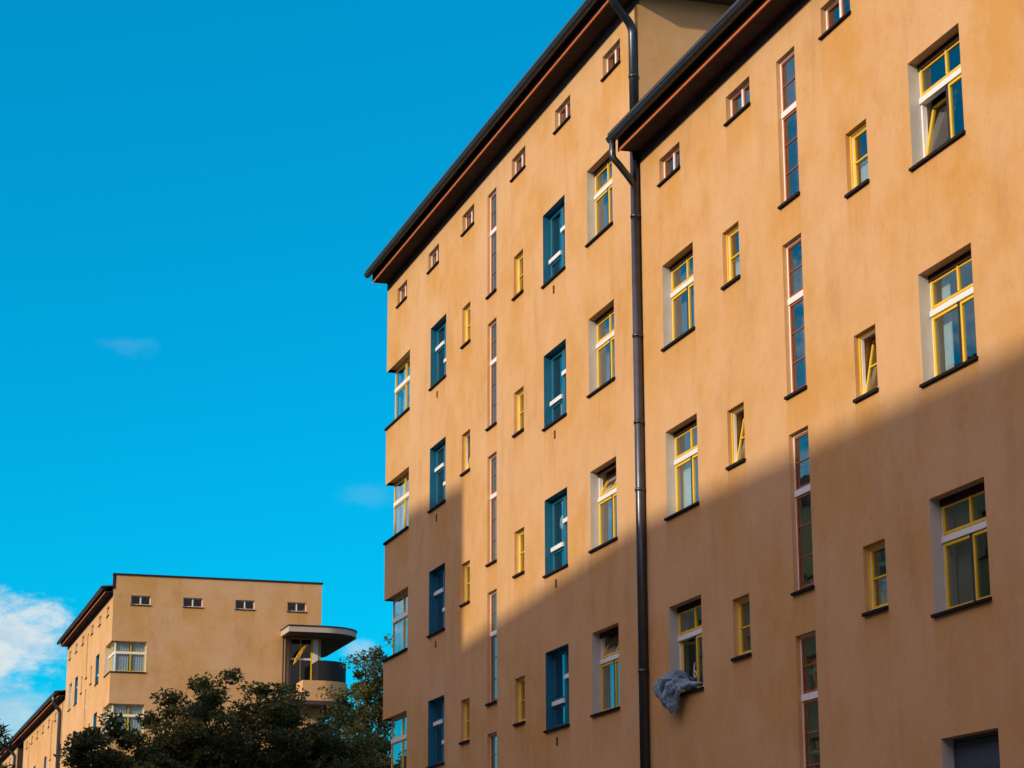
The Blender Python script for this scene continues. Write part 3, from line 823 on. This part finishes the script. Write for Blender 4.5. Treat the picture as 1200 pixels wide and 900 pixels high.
row_block(end, Y2, Y3, tuple(178.5+4.0*i for i in range(14)), (182.0, 193.0, 204.0, 215.0, 226.0), (186.5, 198.5, 210.5, 222.5), LT)
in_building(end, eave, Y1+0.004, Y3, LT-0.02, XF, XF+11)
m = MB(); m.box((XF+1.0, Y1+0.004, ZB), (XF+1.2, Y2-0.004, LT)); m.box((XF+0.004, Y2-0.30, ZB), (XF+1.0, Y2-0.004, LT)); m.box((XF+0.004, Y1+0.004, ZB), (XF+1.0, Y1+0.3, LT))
adopt(m.build('recess_wall', M['recess'], None), end)
downpipe(end, [(13.9, Y2+0.4, LT+0.2), (13.9, Y2+0.4, LT-0.35), (14.33, Y2+0.3, LT-0.8), (14.33, Y2+0.3, ZB)], 0.12, [])

# ================================================================== the blocks across the street (they throw the shadow)
XO = -8.0
def across(name_label, y0, y1, tops, wins):
    """tops: roof edge polyline (y, z)"""
    b = empty('apartment_building', (XO, (y0+y1)/2, 0), name_label, 'apartment building', 'orange apartment blocks along the street')
    base = min(z for _, z in tops) - 1.0
    hs = []; ps = []
    for yl, zz in wins:      # face E: left as seen from the street is the lower y
        hs.append((yl-y0, yl-y0+BIG[0], zz-ZB, zz-ZB+BIG[1], JAMB, STUCCO)); ps.append((yl, zz))
    w = MB(); wall_face(w, (XO, y0, ZB), 'E', y1-y0, base-ZB, hs)
    wall_face(w, (XO-11, y1, ZB), 'W', y1-y0, base-ZB, []); wall_face(w, (XO-11, y0, ZB), 'S', 11, base-ZB, []); wall_face(w, (XO, y1, ZB), 'N', 11, base-ZB, [])
    adopt(w.build('wall', WALLMATS(), None, recalc=False), b)
    for yl, zz in ps: KIND.put(('big', 'shut', None), None, b, (XO, yl, zz), 'E')
    r = MB(); pr = [(y0, base-0.002)] + tops + [(y1, base-0.002)]
    r.extrude(pr, 'x', XO-11, XO+0.05); adopt(r.build('roof', M['roof'], None), b)
    in_building(b, room_box, XO-10, XO-1.3, y0+1, y1-1, ZB, base-0.3)
C = 22.5*0.45
across('orange block across the street, mirrored in the lowest windows', -45.0, 42.7, [(-45, 17.4), (16.2, 7.7+C), (30.3, 8.0+C), (42.69, 7.35+C)],
       [(y, z) for y in (18, 23, 28, 33, 38) for z in (12.2, 9.0, 5.8, 2.6)])
across('taller orange block across the street, mirrored in the upper windows', 42.75, 70.0, [(42.76, 11.25+C), (51, 11.75+C), (56, 10.5+C), (69.99, 10.2+C)],
       [(y, z) for y in (46, 51, 56, 61, 66) for z in (16.5, 13.3, 10.1, 6.9, 3.7)])
across('lower orange block farther along across the street, facing the trees', 70.05, 104.0, [(70.06, 8.6+C), (90, 8.8+C), (103.9, 8.6+C)],
       [(y, z) for y in (74, 80, 86, 92, 98) for z in (13.3, 10.1, 6.9)])

# ================================================================== trees
def tree(name, label, cat, base, trunk_h, blobs, ncl, leaves, lsize, crad, seed, limb_n=9, trunk_r=0.22, group=None, shell=0.55, needle=False):
    rng = np.random.default_rng(seed)
    root = empty(name, (base[0], base[1], 0), label, cat, group)
    bx, by = base
    vol = np.array([b[3]*b[4]*b[5] for b in blobs]); vol = vol**0.75; vol /= vol.sum()
    cl = []
    while len(cl) < ncl:
        b = blobs[rng.choice(len(blobs), p=vol)]
        d = rng.normal(size=3); d /= np.linalg.norm(d)
        rr = (shell**3 + (1-shell**3)*rng.random())**(1/3)
        rr *= 1 + 0.16*math.sin(5*math.atan2(d[1], d[0])+b[0]*3) * (0.5+0.5*abs(d[2]))
        p = np.array([bx+b[0]+d[0]*b[3]*rr, by+b[1]+d[1]*b[4]*rr, b[2]+d[2]*b[5]*rr])
        if p[2] < 1.6-H+0.5: continue
        cl.append(p)
    cl = np.array(cl)
    # limbs
    m = MB(lift=True)
    top = np.array([bx+rng.normal()*0.2, by+rng.normal()*0.2, max(b[2] for b in blobs)*0.86+0.0])
    tp = [np.array([bx, by, ZB])+(top-np.array([bx, by, ZB]))*t + np.array([0.18*math.sin(5*t+seed), 0.15*math.cos(4*t+seed), 0])*t for t in np.linspace(0, 1, 9)]
    m.tube([tuple(p) for p in tp], [trunk_r*(1-0.8*t)*(1.25 if t == 0 else 1) for t in np.linspace(0, 1, 9)], 8)
    nodes = [p for p in tp[3:]]
    idx = rng.choice(ncl, size=min(limb_n, ncl), replace=False)
    for i in idx:
        e = cl[i]
        t0 = rng.uniform(0.38, 0.8); s = tp[0]+(tp[-1]-tp[0])*t0; s = tp[int(t0*8)]
        mid = (s+e)/2 + np.array([0, 0, 0.25*np.linalg.norm(e-s)*rng.uniform(-0.2, 0.6)])
        pts = [s*(1-t)**2+mid*2*t*(1-t)+e*t*t for t in np.linspace(0, 1, 7)]
        m.tube([tuple(p) for p in pts], [trunk_r*0.45*(1-0.85*t) for t in np.linspace(0, 1, 7)], 6)
        nodes += pts[2:]
    nodes_a = np.array(nodes)
    for c in cl:
        dd = np.linalg.norm(nodes_a-c, axis=1) + 0.6*np.maximum(0, nodes_a[:, 2]-c[2])
        s = nodes_a[dd.argmin()]
        mid = (s+c)/2+rng.normal(size=3)*0.12*np.linalg.norm(c-s)
        pts = [s*(1-t)**2+mid*2*t*(1-t)+c*t*t for t in np.linspace(0, 1, 4)]
        m.tube([tuple(p) for p in pts], [0.032, 0.022, 0.014, 0.007], 4, cap=False)
    adopt(m.build('trunk', M['bark'], None, smooth=True, recalc=False), root)
    # leaves
    N = ncl*leaves
    ci = np.repeat(np.arange(ncl), leaves)
    rad = crad*rng.uniform(0.55, 1.25, ncl)
    off = rng.normal(size=(N, 3)); off /= np.linalg.norm(off, axis=1)[:, None]
    off *= (rng.random(N)**0.45)[:, None]*rad[ci][:, None]
    off[:, 2] *= 0.62
    P = cl[ci]+off
    nrm = rng.normal(size=(N, 3)); nrm[:, 2] = np.abs(nrm[:, 2])+0.5; nrm /= np.linalg.norm(nrm, axis=1)[:, None]
    ax = np.cross(nrm, rng.normal(size=(N, 3))); ax /= np.linalg.norm(ax, axis=1)[:, None]
    bi = np.cross(nrm, ax)
    sz = lsize*rng.uniform(0.6, 1.35, N)
    ln = sz[:, None]*ax; wd = (sz*(0.16 if needle else 0.48))[:, None]*bi; dr = (sz*0.16)[:, None]*nrm
    V = np.stack([P-ln*0.5, P+wd*0.5-dr*0.5+ln*0.02, P+ln*0.5-dr, P-wd*0.5-dr*0.5+ln*0.02], 1).reshape(-1, 3)
    V[:, 2] += H
    me = bpy.data.meshes.new('crown')
    me.vertices.add(len(V)); me.vertices.foreach_set('co', V.ravel())
    me.loops.add(4*N); me.loops.foreach_set('vertex_index', np.arange(4*N, dtype=np.int32))
    me.polygons.add(N); me.polygons.foreach_set('loop_start', np.arange(0, 4*N, 4, dtype=np.int32)); me.polygons.foreach_set('loop_total', np.full(N, 4, dtype=np.int32))
    for lm in LEAF: me.materials.append(lm)
    clm = rng.choice(3, size=ncl, p=[0.5, 0.36, 0.14])
    mi = np.where(rng.random(N) < 0.65, clm[ci], rng.choice(3, size=N, p=[0.5, 0.38, 0.12]))
    me.polygons.foreach_set('material_index', mi.astype(np.int32))
    me.update(); me.validate()
    o = bpy.data.objects.new('crown', me); COL.objects.link(o); adopt(o, root)
    return root

TG = 'trees in front of the distant block'
# blobs: (dx, dy, z centre, rx, ry, rz)
tree('broadleaf_tree', 'widest dark leafy tree, in front of the distant parapet block', 'tree', (13.2, 76.0), 5,
     [(0.0, 0, 7.2, 2.7, 2.6, 2.4), (-1.1, 0.2, 6.4, 1.9, 2.0, 2.0), (1.6, 0, 6.9, 2.3, 2.2, 2.2), (3.4, 0.6, 6.3, 2.3, 2.2, 2.4), (-0.2, 0.0, 4.5, 4.2, 3.0, 3.0), (-2.2, 0, 4.4, 1.6, 2.0, 2.0)],
     470, 260, 0.155, 0.60, 11, 16, 0.3, TG)
tree('broadleaf_tree', 'small dark leafy tree left of the widest one, half hiding a blue window', 'tree', (9.1, 74.0), 4,
     [(-0.1, 0, 6.45, 1.35, 1.3, 1.6), (0.5, 0, 5.5, 1.6, 1.6, 1.3), (-0.9, 0, 4.6, 1.2, 1.4, 1.2), (0, 0, 3.6, 2.0, 1.8, 1.8)],
     160, 240, 0.155, 0.54, 23, 9, 0.2, TG)
tree('broadleaf_tree', 'airy tree with sky showing between its branches beside the taller wing', 'tree', (21.75, 90.0), 7,
     [(0.0, 0, 9.0, 1.9, 2.0, 3.6), (0.8, 0, 10.9, 1.8, 1.6, 2.3), (-0.9, 0, 8.0, 1.5, 1.6, 2.2)],
     170, 135, 0.155, 0.55, 37, 12, 0.24, TG, shell=0.35)
tree('broadleaf_tree', 'dark leafy tree below the rounded balcony, between the widest tree and the taller wing', 'tree', (19.3, 86.0), 5,
     [(0.0, 0, 6.3, 2.3, 2.2, 2.5), (1.3, 0, 5.9, 2.0, 2.0, 2.5), (-1.4, 0.2, 6.4, 1.8, 1.8, 2.2)],
     280, 250, 0.16, 0.60, 41, 10, 0.24, TG)
tree('spiky_tree', 'dark tree with spiky twigs cut off by the left edge of the photo', 'tree', (4.05, 60.0), 6,
     [(-0.1, 0, 4.6, 0.95, 1.0, 1.9)], 70, 70, 0.26, 0.42, 51, 8, 0.16, shell=0.5, needle=True)

# ================================================================== ground, street
def sheet(name, x0, x1, y0, y1, z, mat):
    m = MB(lift=False); m.quad((x0, y0, z), (x1, y0, z), (x1, y1, z), (x0, y1, z)); return tag(m.build(name, mat, None), kind='structure')
sheet('ground', -900, 900, -900, 2500, 0.0, M['earth'])
sheet('road', -3.5, 9.5, -120, 420, 0.004, M['asphalt'])
sheet('side_street', 14.5, 60, 92.0, 101.0, 0.004, M['asphalt'])
for nm, a, b in (('pavement', 9.65, 14.48), ('pavement', -7.98, -3.65)):
    m = MB(lift=False); m.box((a, -120, -0.05), (b, 420, 0.13)); tag(m.build(nm, M['paving'], None), kind='structure')
for nm, a, b in (('kerb', 9.5, 9.65), ('kerb', -3.65, -3.5)):
    m = MB(lift=False); m.box((a, -120, -0.05), (b, 420, 0.14)); tag(m.build(nm, M['kerb'], None), kind='structure')
m = MB(lift=False)
for k in range(60): m.quad((2.94, -60+8*k, 0.008), (3.06, -60+8*k, 0.008), (3.06, -57+8*k, 0.008), (2.94, -57+8*k, 0.008))
tag(m.build('road_marking', M['paint'], None), kind='structure')

# ================================================================== sky, clouds, sun
SUN = Vector((-1, -0.38, 0.45)).normalized()
el = math.asin(SUN.z); az = math.atan2(SUN.x, SUN.y)
world = bpy.data.worlds.new('World'); sc.world = world; world.use_nodes = True
nt = world.node_tree; Lk = nt.links.new
bg = nt.nodes['Background']
sky = nt.nodes.new('ShaderNodeTexSky'); sky.sky_type = 'NISHITA'; sky.sun_disc = False
sky.sun_elevation = el; sky.sun_rotation = az
sky.air_density = 1.0; sky.dust_density = 0.3; sky.ozone_density = 3.0
tc = nt.nodes.new('ShaderNodeTexCoord')
sep = nt.nodes.new('ShaderNodeSeparateXYZ'); Lk(tc.outputs['Generated'], sep.inputs[0])
def mth(op, a, b=None, c=None):
    n = nt.nodes.new('ShaderNodeMath'); n.operation = op
    for i, v in enumerate((a, b, c)):
        if v is None: continue
        if isinstance(v, (int, float)): n.inputs[i].default_value = v
        else: Lk(v, n.inputs[i])
    return n.outputs[0]
def smooth(v, a, b):
    n = nt.nodes.new('ShaderNodeMapRange'); n.interpolation_type = 'SMOOTHSTEP'
    n.inputs['From Min'].default_value = a; n.inputs['From Max'].default_value = b; Lk(v, n.inputs['Value']); return n.outputs['Result']
X, Y, Z = sep.outputs
azd = mth('MULTIPLY', mth('ARCTAN2', X, Y), 180/math.pi)
eld = mth('MULTIPLY', mth('ARCSINE', Z), 180/math.pi)
def wnoise(scale, detail, sy=1.0, rough=0.6):
    mp = nt.nodes.new('ShaderNodeMapping'); mp.inputs['Scale'].default_value = (1, 1, sy); Lk(tc.outputs['Generated'], mp.inputs['Vector'])
    n = nt.nodes.new('ShaderNodeTexNoise'); n.inputs['Scale'].default_value = scale; n.inputs['Detail'].default_value = detail; n.inputs['Roughness'].default_value = rough
    Lk(mp.outputs['Vector'], n.inputs['Vector']); return n.outputs['Fac']
nz = wnoise(30, 10, 1.9, 0.66)
def blob(a0, e0, ra, re, amp, soft, k):
    da = mth('DIVIDE', mth('SUBTRACT', azd, a0), ra); de = mth('DIVIDE', mth('SUBTRACT', eld, e0), re)
    r = mth('SQRT', mth('ADD', mth('MULTIPLY', da, da), mth('MULTIPLY', de, de)))
    v = mth('ADD', mth('SUBTRACT', 1.0, r), mth('MULTIPLY', mth('SUBTRACT', nz, 0.5), k))
    return mth('MULTIPLY', smooth(v, 0.0, soft), amp)
mask = blob(3.6, 7.75, 2.5, 1.55, 0.92, 0.42, 1.7)
for args in ((3.3, 5.7, 3.1, 1.45, 0.66, 0.7, 1.5), (6.9, 15.3, 0.9, 0.26, 0.10, 1.6, 3.8), (13.4, 11.6, 0.9, 0.45, 0.08, 1.4, 3.0),
             (13.2, 7.7, 0.6, 0.32, 0.5, 0.8, 1.6), (-29, 16.5, 5.5, 2.2, 0.6, 0.5, 3.0), (-21, 13, 4.0, 2.2, 0.5, 0.5, 3.2), (-14, 10.5, 4.0, 2.6, 0.6, 0.6, 2.6), (-24, 22, 5, 1.6, 0.4, 0.6, 3.0)):
    mask = mth('MAXIMUM', mask, blob(*args))
tint = nt.nodes.new('ShaderNodeMix'); tint.data_type = 'RGBA'; tint.blend_type = 'MULTIPLY'; tint.inputs['Factor'].default_value = 1.0
Lk(sky.outputs[0], tint.inputs['A']); tint.inputs['B'].default_value = (0.004, 1.02, 1.20, 1)
addc = nt.nodes.new('ShaderNodeMix'); addc.data_type = 'RGBA'; addc.blend_type = 'ADD'; addc.inputs['Factor'].default_value = 1.0
Lk(tint.outputs['Result'], addc.inputs['A']); addc.inputs['B'].default_value = (0.0, 1.05, 2.1, 1)
cm = nt.nodes.new('ShaderNodeMix'); cm.data_type = 'RGBA'
ccol = nt.nodes.new('ShaderNodeMix'); ccol.data_type = 'RGBA'
Lk(smooth(wnoise(44, 6, 2.4), 0.35, 0.68), ccol.inputs['Factor']); ccol.inputs['A'].default_value = (4.6, 6.4, 7.5, 1); ccol.inputs['B'].default_value = (7.4, 8.0, 8.3, 1)
Lk(mask, cm.inputs['Factor']); Lk(addc.outputs['Result'], cm.inputs['A']); Lk(ccol.outputs['Result'], cm.inputs['B'])
behind = smooth(mth('ADD', mth('ADD', mth('MULTIPLY', X, -0.62), mth('MULTIPLY', Y, -0.28)), mth('MULTIPLY', Z, 0.73)), 0.30, 0.58)
gen = mth('MULTIPLY', mth('MULTIPLY', smooth(wnoise(2.6, 8, 1.6), 0.36, 0.56), behind), 0.95)
cm2 = nt.nodes.new('ShaderNodeMix'); cm2.data_type = 'RGBA'
Lk(gen, cm2.inputs['Factor']); Lk(cm.outputs['Result'], cm2.inputs['A']); cm2.inputs['B'].default_value = (16.6, 13.2, 15.4, 1)     # added cloud bank out of view, fills the shaded walls with warm light
azb = mth('ABSOLUTE', azd)          # added grey cloud bank out of view, darkens reflections in the end panes
bank = mth('MULTIPLY', smooth(mth('ADD', azb, mth('MULTIPLY', nz, 20)), 130, 160), smooth(mth('ADD', eld, mth('MULTIPLY', nz, -8)), 16, 8))
cm3 = nt.nodes.new('ShaderNodeMix'); cm3.data_type = 'RGBA'
Lk(bank, cm3.inputs['Factor']); Lk(cm2.outputs['Result'], cm3.inputs['A']); cm3.inputs['B'].default_value = (2.6, 2.7, 2.9, 1)
Lk(cm3.outputs['Result'], bg.inputs['Color']); bg.inputs['Strength'].default_value = 0.10

sl = bpy.data.lights.new('sun', 'SUN'); sl.energy = 3.5; sl.angle = R(1.1); sl.color = (1.0, 0.85, 0.62)
so = bpy.data.objects.new('sun', sl); COL.objects.link(so)
so.rotation_euler = (-SUN).to_track_quat('-Z', 'Y').to_euler(); so.location = (-60, -40, 60)

# ================================================================== camera
cam = bpy.data.cameras.new('camera'); co = bpy.data.objects.new('camera', cam); COL.objects.link(co)
cam.sensor_width = 36; cam.lens = 36*2631.14/1200; cam.clip_end = 6000; cam.clip_start = 0.1
yaw, pit, roll = R(17.061765), R(14.476319), R(-0.148715)
fwd = Vector((math.sin(yaw)*math.cos(pit), math.cos(yaw)*math.cos(pit), math.sin(pit)))
rt = Vector((math.cos(yaw), -math.sin(yaw), 0)); up = rt.cross(fwd)
r2 = rt*math.cos(roll)+up*math.sin(roll); u2 = up*math.cos(roll)-rt*math.sin(roll)
mw = Matrix((r2, u2, -fwd)).transposed().to_4x4(); mw.translation = (0, 0, H)
co.matrix_world = mw
sc.camera = co
vs = sc.view_settings; vs.view_transform = 'Standard'; vs.look = 'None'; vs.exposure = 0.0; vs.gamma = 1.0; vs.use_curve_mapping = False
sc.cycles.max_bounces = 8; sc.cycles.diffuse_bounces = 4; sc.cycles.transparent_max_bounces = 12
